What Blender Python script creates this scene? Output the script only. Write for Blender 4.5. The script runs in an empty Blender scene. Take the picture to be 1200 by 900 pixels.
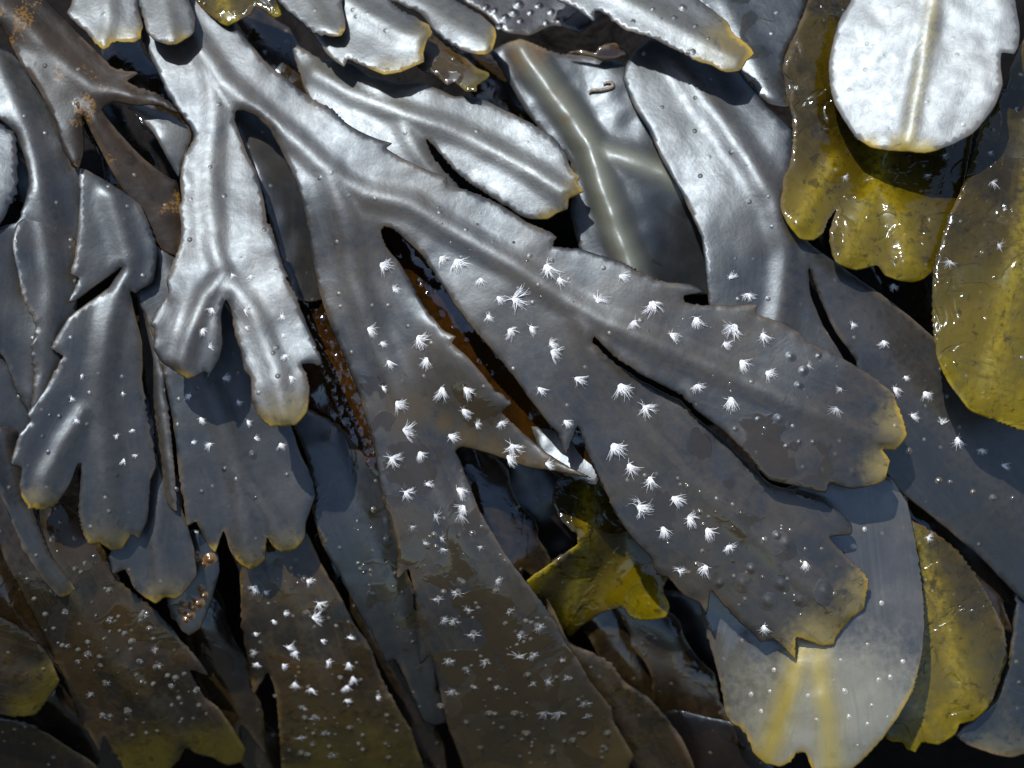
import bpy, math, random, heapq
import numpy as np
from mathutils import Vector, Matrix, noise
from mathutils.geometry import delaunay_2d_cdt

random.seed(7)
sc = bpy.context.scene
COL = sc.collection

# ------------------------------------------------------------------ frame of the heap
S = 0.0002                       # metres per traced unit (the heap is about 24 cm wide)
SLOPE = math.radians(50)         # the rock face the weed hangs on
UX = Vector((1, 0, 0))
VY = Vector((0, math.cos(SLOPE), math.sin(SLOPE)))
NZ = Vector((0, -math.sin(SLOPE), math.cos(SLOPE)))
ORG = Vector((0, 0, 0.55))
DIST = 2333.0                    # camera distance in units

# ------------------------------------------------------------------ camera
cam = bpy.data.cameras.new('camera')
cam.lens = 70; cam.sensor_width = 36
cam.clip_start = 0.01; cam.clip_end = 2000
co = bpy.data.objects.new('camera', cam); COL.objects.link(co)
co.matrix_world = Matrix.Translation(ORG + NZ * DIST * S) @ Matrix((UX, VY, NZ)).transposed().to_4x4()
cam.dof.use_dof = True
cam.dof.focus_distance = (DIST - 15) * S
cam.dof.aperture_fstop = 9
sc.camera = co

# ------------------------------------------------------------------ light
SUN_OFF = math.radians(43)       # sun away from the face's normal ...
SUN_AZ = math.radians(113)       # ... towards up and a little left along the face
sd = (NZ * math.cos(SUN_OFF) + (UX * math.cos(SUN_AZ) + VY * math.sin(SUN_AZ)) * math.sin(SUN_OFF)).normalized()
sun = bpy.data.lights.new('sun', 'SUN')
sun.energy = 4.5; sun.angle = math.radians(0.6); sun.color = (1.0, 0.99, 0.97)
so = bpy.data.objects.new('sun', sun); COL.objects.link(so)
so.rotation_euler = sd.to_track_quat('Z', 'Y').to_euler()

world = bpy.data.worlds.new('World'); sc.world = world
world.use_nodes = True
wn = world.node_tree.nodes; wl = world.node_tree.links
bg = wn['Background']; bg.inputs['Strength'].default_value = 0.15
sky = wn.new('ShaderNodeTexSky'); sky.sky_type = 'NISHITA'; sky.sun_disc = False
sky.sun_elevation = math.asin(sd.z)
sky.sun_rotation = math.atan2(sd.x, sd.y)
sky.air_density = 1.0; sky.dust_density = 1.0; sky.ozone_density = 1.0
wl.new(sky.outputs[0], bg.inputs['Color'])

sc.view_settings.view_transform = 'Standard'
sc.view_settings.look = 'None'
sc.view_settings.gamma = 1.0
sc.view_settings.exposure = 0.3
sc.cycles.use_denoising = True
sc.cycles.max_bounces = 4

# ------------------------------------------------------------------ helpers
def mound(x, y):
    """The heap bulges towards the viewer: units, x right, y down as traced."""
    t = np.clip((960.0 - x) / 260.0, 0.0, 1.0); t = 0.12 + 0.88 * t * t * (3 - 2 * t)
    lo = np.maximum(0.0, y - 560.0)
    le = np.maximum(0.0, 270.0 - x)
    return -((y - 560.0) ** 2) / 3300.0 - (np.maximum(0.0, x - 700.0) ** 2) / 9000.0 + le * le * (0.35 + 0.65 * np.clip((y - 60.0) / 160.0, 0.0, 1.0)) / 1500.0 - t * lo * lo / 900.0

def P(x, y, w):
    k = (DIST - w) / DIST
    return ORG + (UX * ((x - 600.0) * k) + VY * ((450.0 - y) * k) + NZ * w) * S

def tag(o, label=None, cat=None, group=None, kind=None):
    if label: o['label'] = label
    if cat: o['category'] = cat
    if group: o['group'] = group
    if kind: o['kind'] = kind

def parent_keep(o, p):
    o.parent = p
    o.matrix_parent_inverse = Matrix.Identity(4)

# ------------------------------------------------------------------ materials
def new_mat(name):
    m = bpy.data.materials.new(name); m.use_nodes = True
    nt = m.node_tree
    return m, nt, nt.nodes, nt.links, nt.nodes['Principled BSDF']

class NB:
    """tiny node builder"""
    def __init__(s, nt): s.nt = nt; s.n = nt.nodes; s.l = nt.links
    def put(s, sock, v):
        if hasattr(v, 'is_linked') or hasattr(v, 'links'): s.l.new(v, sock)
        else: sock.default_value = v
    def math(s, op, a, b=0.0, c=0.0, clamp=False):
        n = s.n.new('ShaderNodeMath'); n.operation = op; n.use_clamp = clamp
        s.put(n.inputs[0], a); s.put(n.inputs[1], b); s.put(n.inputs[2], c)
        return n.outputs[0]
    def mix(s, f, a, b):
        n = s.n.new('ShaderNodeMix'); n.data_type = 'RGBA'
        s.put(n.inputs[0], f); s.put(n.inputs[6], a); s.put(n.inputs[7], b)
        return n.outputs[2]
    def mixf(s, f, a, b):
        n = s.n.new('ShaderNodeMix'); n.data_type = 'FLOAT'
        s.put(n.inputs[0], f); s.put(n.inputs[2], a); s.put(n.inputs[3], b)
        return n.outputs[0]
    def step(s, v, lo, hi):
        n = s.n.new('ShaderNodeMapRange'); n.interpolation_type = 'SMOOTHSTEP'
        s.put(n.inputs[0], v); n.inputs[1].default_value = lo; n.inputs[2].default_value = hi
        return n.outputs[0]
    def noise(s, vec, wave, detail=2.0, rough=0.5, dist=0.0):
        n = s.n.new('ShaderNodeTexNoise'); s.l.new(vec, n.inputs['Vector'])
        n.inputs['Scale'].default_value = 1.0 / wave; n.inputs['Detail'].default_value = detail
        n.inputs['Roughness'].default_value = rough; n.inputs['Distortion'].default_value = dist
        return n.outputs['Fac']
    def voro(s, vec, wave, rnd=1.0):
        n = s.n.new('ShaderNodeTexVoronoi'); s.l.new(vec, n.inputs['Vector'])
        n.inputs['Scale'].default_value = 1.0 / wave; n.inputs['Randomness'].default_value = rnd
        return n
    def attr(s, name):
        n = s.n.new('ShaderNodeAttribute'); n.attribute_name = name
        return n.outputs['Fac']

def units_vec(b, nt):
    g = b.n.new('ShaderNodeNewGeometry')
    v = b.n.new('ShaderNodeVectorMath'); v.operation = 'SCALE'
    b.l.new(g.outputs['Position'], v.inputs[0]); v.inputs['Scale'].default_value = 1.0 / S
    return v.outputs[0]

def c4(c): return (c[0], c[1], c[2], 1.0)

def weed_material(name, base, base2, ribc, tip, rim, rough=0.44, spec=0.75, wet=0.0, pimple=1.0,
                  grain=1.0, patches=0.0, patchcol=(0.3, 0.15, 0.02), wetrough=0.09, trans=0.25, seed=0.0, grime=0.6, speck=True, wetcol=None, wetbump=0.7, ochre=(0.050,0.029,0.002)):
    m, nt, n, l, bs = new_mat(name)
    b = NB(nt)
    vec0 = units_vec(b, nt)
    off = b.n.new('ShaderNodeVectorMath'); off.operation = 'ADD'
    l.new(vec0, off.inputs[0]); off.inputs[1].default_value = (seed * 131.7, seed * 57.3, seed * 91.1)
    vec = off.outputs[0]
    tipA, edgeA, ribA = b.attr('tip'), b.attr('edge'), b.attr('rib')
    big = b.noise(vec, 90, 3.0, 0.55, 0.6)
    fine = b.noise(vec, 9, 3.0, 0.65)
    mott = b.math('ADD', b.math('MULTIPLY', big, 0.7), b.math('MULTIPLY', fine, 0.3))
    col = b.mix(b.step(mott, 0.38, 0.62), c4(base), c4(base2))
    tipj = b.math('ADD', tipA, b.math('MULTIPLY', b.math('SUBTRACT', big, 0.5), 0.5))
    col = b.mix(b.math('MULTIPLY', b.step(b.attr('olive'), 0.05, 0.95), 0.9), col, c4(ochre))
    col = b.mix(b.step(b.math('ADD', tipj, b.math('MULTIPLY', b.math('SUBTRACT', fine, 0.5), 0.5)), 0.15, 1.0), col, c4(tip))
    col = b.mix(b.math('MULTIPLY', b.math('MULTIPLY', ribA, 0.75), b.step(fine, 0.2, 0.7) if speck else 1.0), col, c4(ribc))
    rimf = b.math('MULTIPLY', edgeA, b.math('ADD', tipA, b.math('MULTIPLY', b.step(big, 0.42, 0.62), 0.85)), clamp=True)
    col = b.mix(rimf, col, b.mix(b.step(b.math('ADD', tipA, b.math('MULTIPLY', b.math('SUBTRACT', fine, 0.5), 0.8)), 0.15, 0.75), (0.11, 0.08, 0.05, 1), c4(rim)))
    cx = b.n.new('ShaderNodeCombineXYZ')
    l.new(b.math('MULTIPLY', b.attr('lu'), 0.10), cx.inputs[0]); l.new(b.attr('lv'), cx.inputs[1]); cx.inputs[2].default_value = seed * 9.0
    stri = b.noise(cx.outputs[0], 5.5, 3.0, 0.65, 0.4)
    col = b.mix(b.math('MULTIPLY', b.step(stri, 0.5, 0.72), 0.28), col, c4(tuple(x * 1.7 for x in base2)))
    gr1 = b.noise(vec, 15, 4.0, 0.7, 0.5)
    col = b.mix(b.math('MULTIPLY', b.step(gr1, 0.56, 0.68), grime), col, c4(tuple(x * 0.45 for x in base)))
    # small pale dots of sterile hair pits
    vo = b.voro(vec, 21)
    sx = b.n.new('ShaderNodeSeparateXYZ'); l.new(vo.outputs['Color'], sx.inputs[0]); pick = b.step(sx.outputs[0], 0.35, 0.7)
    dome = b.math('MULTIPLY', b.math('SUBTRACT', 1.0, b.step(vo.outputs['Distance'], 0.0, 0.17)), pick)
    col = b.mix(b.math('MULTIPLY', dome, 0.35 * pimple), col, (0.30, 0.28, 0.23, 1))
    if patches > 0:
        pv = b.noise(vec, 46, 5.0, 0.6, 0.3)
        pf = b.math('MULTIPLY', b.step(pv, 0.585, 0.62), b.step(b.noise(vec, 3.5, 2.0), 0.38, 0.62))
        col = b.mix(b.math('MULTIPLY', pf, patches), col, c4(patchcol))
    # film of sea water lying on part of the blade
    wv = b.math('ADD', b.noise(vec, 58, 3.0, 0.55, 0.8), b.math('MULTIPLY', b.attr('wet'), 0.36))
    thr = 0.66 - 0.42 * wet
    film = b.step(wv, thr - 0.028, thr + 0.022)
    wc = b.n.new('ShaderNodeMix'); wc.data_type = 'RGBA'; wc.blend_type = 'MULTIPLY'; wc.inputs[0].default_value = 1.0
    l.new(col, wc.inputs[6]); wc.inputs[7].default_value = (1.05, 1.0, 0.72, 1)
    wcol = b.mix(0.75, wc.outputs[2], c4(wetcol)) if wetcol else wc.outputs[2]
    col = b.mix(b.math('MULTIPLY', film, b.math('SUBTRACT', 1.0, b.math('MULTIPLY', tipA, 0.8))), col, wcol)
    l.new(col, bs.inputs['Base Color'])
    rvar = b.math('ADD', rough - 0.13, b.math('ADD', b.math('MULTIPLY', stri, 0.03), b.math('MULTIPLY', gr1, 0.22)))
    l.new(b.mixf(film, rvar, wetrough), bs.inputs['Roughness'])
    bs.inputs['Specular IOR Level'].default_value = spec
    bs.inputs['IOR'].default_value = 1.5
    bs.inputs['Specular Tint'].default_value = (0.80, 0.91, 1.0, 1)
    # relief: wrinkles, grain, domes, edge of the film
    wr = b.noise(vec, 26, 2.0, 0.5, 0.8)
    gr = b.noise(vec, 4.2, 2.0, 0.6)
    dryh = b.math('ADD', b.math('MULTIPLY', wr, 0.34), b.math('MULTIPLY', gr, 0.13 * grain))
    weth = b.math('ADD', b.math('MULTIPLY', wr, wetbump), b.math('MULTIPLY', gr, 0.06))
    h = b.math('ADD', b.mixf(film, dryh, weth), b.math('MULTIPLY', stri, 0.08))
    h = b.math('ADD', h, b.math('MULTIPLY', dome, 1.1 * pimple))
    h = b.math('ADD', h, b.math('MULTIPLY', b.step(wv, thr - 0.03, thr + 0.03), 0.08))
    bp = n.new('ShaderNodeBump'); bp.inputs['Strength'].default_value = 1.0
    bp.inputs['Distance'].default_value = S
    l.new(h, bp.inputs['Height']); l.new(bp.outputs[0], bs.inputs['Normal'])
    # thin tips let some light through
    tr = n.new('ShaderNodeBsdfTranslucent'); l.new(col, tr.inputs['Color'])
    ms = n.new('ShaderNodeMixShader')
    l.new(b.math('MULTIPLY', b.step(tipA, 0.1, 0.9), trans), ms.inputs[0])
    l.new(bs.outputs[0], ms.inputs[1]); l.new(tr.outputs[0], ms.inputs[2])
    l.new(ms.outputs[0], n['Material Output'].inputs['Surface'])
    return m

YEL = (0.42, 0.27, 0.03); TAN = (0.26, 0.17, 0.08)
M = {
 'slate':  weed_material('slate_weed', (0.011,0.011,0.011), (0.023,0.019,0.014), (0.036,0.030,0.021), (0.14,0.11,0.045), YEL, 0.42, 0.72, -0.45, seed=1),
 'main':   weed_material('main_weed', (0.012,0.011,0.010), (0.034,0.024,0.012), (0.040,0.031,0.019), (0.20,0.155,0.05), YEL, 0.44, 0.75, -0.32, seed=2, wetcol=(0.026,0.018,0.007)),
 'silver': weed_material('silver_weed', (0.025,0.023,0.019), (0.042,0.037,0.026), (0.065,0.056,0.036), (0.15,0.11,0.03), YEL, 0.41, 0.78, -0.5, seed=3, pimple=0.4),
 'brown':  weed_material('brown_weed', (0.012,0.008,0.004), (0.023,0.014,0.007), (0.03,0.02,0.012), (0.14,0.10,0.05), (0.16,0.09,0.05), 0.42, 0.25, -0.1, patches=0.7, patchcol=(0.16,0.08,0.012), seed=4),
 'murky':  weed_material('murky_weed', (0.010,0.008,0.005), (0.034,0.021,0.009), (0.040,0.030,0.015), (0.085,0.066,0.006), (0.15,0.11,0.02), 0.38, 0.42, 0.28, seed=5),
 'olive':  weed_material('olive_weed', (0.013,0.009,0.001), (0.034,0.024,0.002), (0.19,0.145,0.010), (0.22,0.165,0.004), (0.42,0.32,0.02), 0.22, 0.5, 0.5, wetbump=1.9, trans=0.55, seed=6, ochre=(0.080,0.060,0.002)),
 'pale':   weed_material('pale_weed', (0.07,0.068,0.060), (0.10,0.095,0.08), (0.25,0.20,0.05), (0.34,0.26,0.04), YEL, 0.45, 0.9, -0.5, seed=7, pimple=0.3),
 'glaze':  weed_material('glazed_weed', (0.040,0.039,0.036), (0.060,0.057,0.048), (0.30,0.23,0.03), (0.21,0.20,0.15), YEL, 0.24, 0.9, -0.7, seed=14, pimple=0.6, grime=0.12, speck=False),  # greys lifted for the sky's reflection; cream and yellow belong to the thin tip
 'amber':  weed_material('amber_weed', (0.010,0.005,0.002), (0.026,0.011,0.002), (0.07,0.035,0.01), (0.1,0.06,0.01), (0.12,0.06,0.02), 0.2, 0.8, 0.7, seed=8),
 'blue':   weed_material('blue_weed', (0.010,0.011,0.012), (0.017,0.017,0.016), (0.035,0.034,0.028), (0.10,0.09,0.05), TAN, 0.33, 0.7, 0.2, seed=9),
 'stipe':  weed_material('stipe_weed', (0.012,0.013,0.015), (0.020,0.020,0.019), (0.15,0.150,0.108), (0.14,0.058,0.010), TAN, 0.40, 0.6, -0.1, pimple=0, seed=10, grime=0.1, speck=False),
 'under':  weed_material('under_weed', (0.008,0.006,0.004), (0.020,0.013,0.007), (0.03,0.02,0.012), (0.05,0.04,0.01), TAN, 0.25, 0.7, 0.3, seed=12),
 'dim':    weed_material('hollow_shade_weed', (0.005,0.004,0.004), (0.013,0.008,0.005), (0.02,0.015,0.01), (0.1,0.09,0.05), TAN, 0.35, 0.6, 0.0, seed=11),  # hollow shade put into the colour; occlusion, not pigment, blackens this weed
}

def simple_mat(name, col, rough=0.6, spec=0.5, bump=0.0, wave=5.0, col2=None):
    m, nt, n, l, bs = new_mat(name); b = NB(nt)
    vec = units_vec(b, nt)
    f = b.noise(vec, wave, 5.0, 0.6)
    l.new(b.mix(b.step(f, 0.35, 0.65), c4(col), c4(col2 or tuple(x * 0.6 for x in col))), bs.inputs['Base Color'])
    bs.inputs['Roughness'].default_value = rough
    bs.inputs['Specular IOR Level'].default_value = spec
    if bump:
        bp = n.new('ShaderNodeBump'); bp.inputs['Distance'].default_value = S * bump
        l.new(f, bp.inputs['Height']); l.new(bp.outputs[0], bs.inputs['Normal'])
    return m

MR = simple_mat('wet_rock_shade', (0.006, 0.0045, 0.004), 0.6, 0.06, 14, 40, (0.003, 0.0025, 0.002))  # near-black stands in for the shadow deep between the fronds
MB = simple_mat('beach_ground', (0.07, 0.062, 0.052), 0.7, 0.4, 60, 160, (0.03, 0.028, 0.025))
MSTIPE = simple_mat('stipe_skin', (0.17, 0.165, 0.125), 0.33, 0.7, 2.5, 14, (0.10, 0.095, 0.062))
MBLIS = simple_mat('blister_glint_skin', (0.10, 0.09, 0.07), 0.16, 0.8, 0.6, 6, (0.045, 0.038, 0.026))  # pale base stands in for white glints on the blister tops
MPALE = simple_mat('pale_pustule', (0.30, 0.29, 0.26), 0.3, 0.6, 0.3, 6, (0.22, 0.21, 0.18))
MORANGE = simple_mat('bladder_skin', (0.16, 0.085, 0.03), 0.18, 0.8, 1.0, 8, (0.09, 0.045, 0.015))
mh, nt_, n_, l_, bs_ = new_mat('hair_white')
bs_.inputs['Base Color'].default_value = (0.74, 0.74, 0.74, 1); bs_.inputs['Roughness'].default_value = 0.6
mhw, nt_, n_, l_, bs_ = new_mat('hair_wet_shaded')
bs_.inputs['Base Color'].default_value = (0.42, 0.42, 0.42, 1); bs_.inputs['Roughness'].default_value = 0.3  # greyer for wet hairs, and for the shade on the lower tufts
# ------------------------------------------------------------------ the setting
def grid_mesh(name, nx, ny, fn, mat):
    vs = [fn(i / (nx - 1), j / (ny - 1)) for j in range(ny) for i in range(nx)]
    fs = [(j*nx+i, j*nx+i+1, (j+1)*nx+i+1, (j+1)*nx+i) for j in range(ny-1) for i in range(nx-1)]
    me = bpy.data.meshes.new(name); me.from_pydata(vs, [], fs); me.materials.append(mat)
    me.shade_smooth()
    o = bpy.data.objects.new(name, me); COL.objects.link(o)
    return o

def rock_fn(s, t):
    x = 600 + (s - 0.5) * 8000; y = 450 + (0.5 - t) * 8000
    r2 = (x - 600) ** 2 + (y - 450) ** 2
    q = Vector((x, y, 0))
    w = -250 + 0.9 * float(mound(x, y) if y < 1100 else mound(x, 1100)) - r2 / 14000.0 + 40 * noise.noise(q / 210) + 18 * noise.noise(q / 70) + 160 * noise.noise(q / 1500) * min(1, r2 / 1e6)
    w = max(w, -2600)
    return ORG + (UX * (x - 600) + VY * (450 - y) + NZ * w) * S

rock = grid_mesh('rock', 260, 260, rock_fn, MR); tag(rock, 'wet rock face under the heaped seaweed, near-black to carry the gap shade', kind='structure')

def beach_fn(s, t):
    a = (s - 0.5) * 2; c = (t - 0.5) * 2
    x = math.copysign(abs(a) ** 3, a) * 400; y = math.copysign(abs(c) ** 3, c) * 400
    d = min(1.0, math.hypot(x, y) / 3)
    return Vector((x, y, 0.06 * noise.noise(Vector((x * 2.2, y * 2.2, 3))) * (0.4 + d)))
beach = grid_mesh('beach', 160, 160, beach_fn, MB); tag(beach, 'dark stony beach around the rock', kind='structure')

# ------------------------------------------------------------------ blade builder
def seg_dist(pts, poly, closed):
    a = np.asarray(poly, float)
    bb = np.roll(a, -1, axis=0) if closed else a[1:]
    aa = a if closed else a[:-1]
    best = np.full(len(pts), 1e9)
    for p, q in zip(aa, bb):
        d = q - p; L = d @ d
        t = np.clip(((pts - p) @ d) / (L if L > 1e-9 else 1), 0, 1)
        dd = pts - (p + t[:, None] * d)
        best = np.minimum(best, np.einsum('ij,ij->i', dd, dd))
    return np.sqrt(best)

def along(pts, pl, s0):
    a = np.asarray(pl, float); best = np.full(len(pts), 1e18); su = np.zeros(len(pts)); sv = np.zeros(len(pts)); acc = s0
    for p, q in zip(a[:-1], a[1:]):
        d = q - p; L = math.hypot(*d)
        t = ((pts - p) @ d) / (L * L); tc = np.clip(t, 0, 1)
        e = pts - (p + tc[:, None] * d); r = np.einsum('ij,ij->i', e, e)
        sg = ((pts - p) @ np.array([-d[1], d[0]])) / L
        m = r < best
        best[m] = r[m]; su[m] = acc + (t[m] if len(a) == 2 else tc[m]) * L; sv[m] = sg[m]
        acc += L
    return np.sqrt(best), su, sv

def inside(pts, poly):
    x, y = pts[:, 0], pts[:, 1]; c = np.zeros(len(pts), bool)
    n = len(poly)
    for i in range(n):
        x1, y1 = poly[i]; x2, y2 = poly[(i + 1) % n]
        if y1 == y2: continue
        cr = ((y1 > y) != (y2 > y)) & (x < (x2 - x1) * (y - y1) / (y2 - y1) + x1)
        c ^= cr
    return c

def densify(pl, step, jag, sd):
    out = []
    n = len(pl)
    # gentle rounding: Catmull-Rom pulled towards straight so that teeth stay pointed
    for i in range(n):
        p0, p1, p2, p3 = (np.array(pl[(i + k) % n], float) for k in (-1, 0, 1, 2))
        L = np.hypot(*(p2 - p1)); m = max(1, int(L / step))
        for j in range(m):
            t = j / m
            cr = 0.5 * ((2*p1) + (-p0+p2)*t + (2*p0-5*p1+4*p2-p3)*t*t + (-p0+3*p1-3*p2+p3)*t**3)
            li = p1 + (p2 - p1) * t
            q = li * 0.55 + cr * 0.45
            v = Vector((q[0] / 11 + sd, q[1] / 11, sd * 1.7))
            v2 = Vector((q[0] / 4 + sd, q[1] / 4, sd * 2.7))
            q = q + np.array([noise.noise(v) + 0.5 * noise.noise(v2), noise.noise(v + Vector((31, 7, 3))) + 0.5 * noise.noise(v2 + Vector((3, 17, 3)))]) * jag
            out.append((float(q[0]), float(q[1])))
    return out

def serrate(poly, amp, sd):
    """small saw teeth along the margin, leaning towards the hanging tip"""
    p = np.array(poly); n = len(p)
    area = 0.5 * np.sum(p[:, 0] * np.roll(p[:, 1], -1) - np.roll(p[:, 0], -1) * p[:, 1])
    t = np.roll(p, -1, 0) - np.roll(p, 1, 0); t /= np.maximum(np.linalg.norm(t, axis=1), 1e-6)[:, None]
    out = np.c_[t[:, 1], -t[:, 0]] * (1 if area > 0 else -1)
    s = np.r_[0, np.cumsum(np.linalg.norm(np.diff(p, axis=0), axis=1))]
    res = []
    for i in range(n):
        v = Vector((p[i][0] / 40 + sd, p[i][1] / 40, sd))
        per = 14.0 + 5.0 * noise.noise(v * 0.5)
        ph = (s[i] / per + 0.8 * noise.noise(v)) % 1.0
        lean = t[i][1] + 0.5 * t[i][0]
        k = ph if lean > 0 else 1 - ph
        k = k / 0.8 if k < 0.8 else (1 - k) / 0.2
        am = amp * max(0.0, 0.3 + 1.7 * noise.noise(v * 0.8 + Vector((9, 2, 5)))) * min(1.0, abs(lean) * 1.6)
        q = p[i] + out[i] * am * (k - 0.4)
        res.append((float(q[0]), float(q[1])))
    return res

def tps(ctrl, pts):
    c = np.array(ctrl, float); n = len(c)
    if n < 3: return np.full(len(pts), c[:, 2].mean())
    def U(r2): return np.where(r2 > 1e-9, r2 * np.log(np.maximum(r2, 1e-9)), 0)
    xy = c[:, :2] / 100.0
    K = U(((xy[:, None] - xy[None]) ** 2).sum(-1))
    Pm = np.c_[np.ones(n), xy]
    A = np.zeros((n + 3, n + 3)); A[:n, :n] = K; A[:n, n:] = Pm; A[n:, :n] = Pm.T
    try: s = np.linalg.solve(A, np.r_[c[:, 2], 0, 0, 0])
    except np.linalg.LinAlgError: s = np.linalg.lstsq(A, np.r_[c[:, 2], 0, 0, 0], rcond=None)[0]
    q = pts / 100.0
    out = s[n] + q @ s[n + 1:]
    for i in range(n): out = out + s[i] * U(((q - xy[i]) ** 2).sum(-1))
    return out

def geodesic(pts, tris, ctrl, sigma):
    n = len(pts); nb = [[] for _ in range(n)]
    ed = set()
    for a, b_, c in tris:
        for p, q in ((a, b_), (b_, c), (c, a)): ed.add((p, q) if p < q else (q, p))
    for p, q in ed:
        L = math.hypot(pts[p][0] - pts[q][0], pts[p][1] - pts[q][1]); nb[p].append((q, L)); nb[q].append((p, L))
    D = []
    for cx, cy, _ in ctrl:
        s = int(np.argmin((pts[:, 0] - cx) ** 2 + (pts[:, 1] - cy) ** 2))
        d = [1e9] * n; d[s] = 0; hp = [(0.0, s)]
        while hp:
            v, i = heapq.heappop(hp)
            if v > d[i]: continue
            for j, L in nb[i]:
                if v + L < d[j]: d[j] = v + L; heapq.heappush(hp, (v + L, j))
        D.append(d)
    D = np.array(D)
    e = -(D ** 2) / (2 * sigma ** 2); e -= e.max(0)
    W = np.exp(e); z = np.array([c[2] for c in ctrl])
    w = (W * z[:, None]).sum(0) / W.sum(0)
    E = np.array(list(ed)); deg = np.bincount(E.ravel(), minlength=n).astype(float)
    for _ in range(60):
        acc = np.bincount(E[:, 0], w[E[:, 1]], n) + np.bincount(E[:, 1], w[E[:, 0]], n)
        w = 0.4 * w + 0.6 * acc / deg
    return w

FRONDS = []
class Frond: pass

def frond(label, mat, outline, ctrl, ribs=(), tips=(), thick=1.7, jag=0.55, wave=1.8, droop=1.3, ruffle=1.5, teeth=2.4,
          geo=0, step=5.5, name='seaweed_frond', riba=5.0, ribw=9.0, olives=(), wets=(), crink=0.35):
    fr = Frond()
    sd = len(FRONDS) * 3.37 + 1.1
    o2 = [(outline[i], outline[i + 1]) for i in range(0, len(outline), 2)]
    poly = serrate(densify(o2, 2.4, jag, sd), teeth, sd)
    pa = np.array(poly)
    # inset ring + jittered hexagonal fill
    x0, y0 = pa.min(0); x1, y1 = pa.max(0)
    xs = []
    j = 0; y = y0
    rr = random.Random(int(sd * 100))
    while y < y1:
        x = x0 + (step / 2 if j % 2 else 0)
        while x < x1:
            xs.append((x + rr.uniform(-.6, .6), y + rr.uniform(-.6, .6))); x += step
        y += step * 0.866; j += 1
    G = np.array(xs)
    G = G[inside(G, poly)]
    if len(G): G = G[seg_dist(G, poly, True) > 3.6]
    tang = np.roll(pa, -1, 0) - np.roll(pa, 1, 0)
    nrm = np.c_[-tang[:, 1], tang[:, 0]]; nrm /= np.maximum(np.linalg.norm(nrm, axis=1), 1e-6)[:, None]
    rings = []
    for dd in (1.3,):
        for sg in (1, -1):
            R = pa + nrm * dd * sg
            R = R[inside(R, poly)]
            if len(R): R = R[seg_dist(R, poly, True) > dd * 0.75]; rings.append(R)
    allp = [Vector(p) for p in poly] + [Vector(p) for R in rings for p in R.tolist()] + [Vector(p) for p in G.tolist()]
    nv = len(poly)
    vs, es, fs, ov, oe, of = delaunay_2d_cdt(allp, [], [list(range(nv))], 1, 1e-4)
    pts = np.array([(v.x, v.y) for v in vs])
    tris = [tuple(f) for f in fs if len(f) == 3]
    de = seg_dist(pts, poly, True)
    w = geodesic(pts, tris, ctrl, geo) if geo else tps(ctrl, pts)
    lu = pts[:, 1].copy(); lv = pts[:, 0].copy(); lb = np.full(len(pts), 1e9)
    rib = np.zeros(len(pts)); ridge = np.zeros(len(pts))
    for rbdef in ribs:
        if isinstance(rbdef, tuple): pl, am, wd = rbdef
        else: pl, am, wd = rbdef, riba, ribw
        pl = [(pl[i], pl[i + 1]) for i in range(0, len(pl), 2)]
        dr = seg_dist(pts, pl, False)
        d2, su_, sv_ = along(pts, pl, 37.0 * len(FRONDS))
        m_ = d2 < lb
        lb[m_] = d2[m_]; lu[m_] = su_[m_]; lv[m_] = sv_[m_]
        if am < 12: am *= 0.8; wd *= 1.4
        g = np.exp(-(dr / wd) ** 2)
        rib = np.maximum(rib, g)
        if am >= 9 and wd > 12:      # thick stipe: faint rings and dents
            am = am * np.array([1 + 0.07 * noise.noise(Vector((u / 5, v / 30, 2))) + 0.10 * noise.noise(Vector((u / 22, v / 14, 5))) for u, v in zip(su_, sv_)])
        ridge = np.maximum(ridge, am * g)
        ridge = ridge - 0.10 * am * np.exp(-((dr - 2.1 * wd) / (1.1 * wd)) ** 2)
    ridge *= np.minimum(1, de / 8.0)
    w = w + ridge + droop * (1 - np.exp(-de / 7.0)) - droop
    nz = np.empty(len(pts)); nf = np.empty(len(pts))
    for i, (x, y) in enumerate(pts):
        nz[i] = noise.noise(Vector((x / 75 + sd, y / 75, sd))) + 0.45 * noise.noise(Vector((x / 34 + sd, y / 34, sd + 9)))
        nf[i] = noise.noise(Vector((x / 17, y / 17 + sd, sd))) * ruffle * math.exp(-de[i] / 9.0) + crink * noise.noise(Vector((x / 20 + 5, y / 20 + sd, sd)))
    w = w + wave * nz + nf + mound(pts[:, 0], pts[:, 1])
    tip = np.zeros(len(pts))
    for tx, ty, tr_ in tips:
        tip = np.maximum(tip, np.exp(-((pts[:, 0] - tx) ** 2 + (pts[:, 1] - ty) ** 2) / tr_ ** 2))
    def field(lst):
        v = np.zeros(len(pts))
        for tx, ty, tr_ in lst: v = np.maximum(v, np.exp(-((pts[:, 0] - tx) ** 2 + (pts[:, 1] - ty) ** 2) / tr_ ** 2))
        return v
    edge = np.exp(-(de / 1.8) ** 2)
    h = thick * np.sqrt(np.maximum(0, 1 - (1 - np.minimum(de / 2.4, 1)) ** 2))
    bnd = de < 0.02
    k = len(pts)
    top = [P(p[0], p[1], w[i] + h[i]) for i, p in enumerate(pts)]
    idx = {}; bot = []
    for i in range(k):
        if bnd[i]: idx[i] = i
        else:
            idx[i] = k + len(bot); bot.append(P(pts[i][0], pts[i][1], w[i] - h[i]))
    faces = []
    for a, b_, c in tris:
        ar = (pts[b_][0]-pts[a][0])*(pts[c][1]-pts[a][1]) - (pts[b_][1]-pts[a][1])*(pts[c][0]-pts[a][0])
        if ar > 0: a, b_, c = a, c, b_          # y runs down
        faces.append((a, b_, c)); faces.append((idx[c], idx[b_], idx[a]))
    cx, cy = pts.mean(0); base = P(cx, cy, float(w.mean()))
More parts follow.
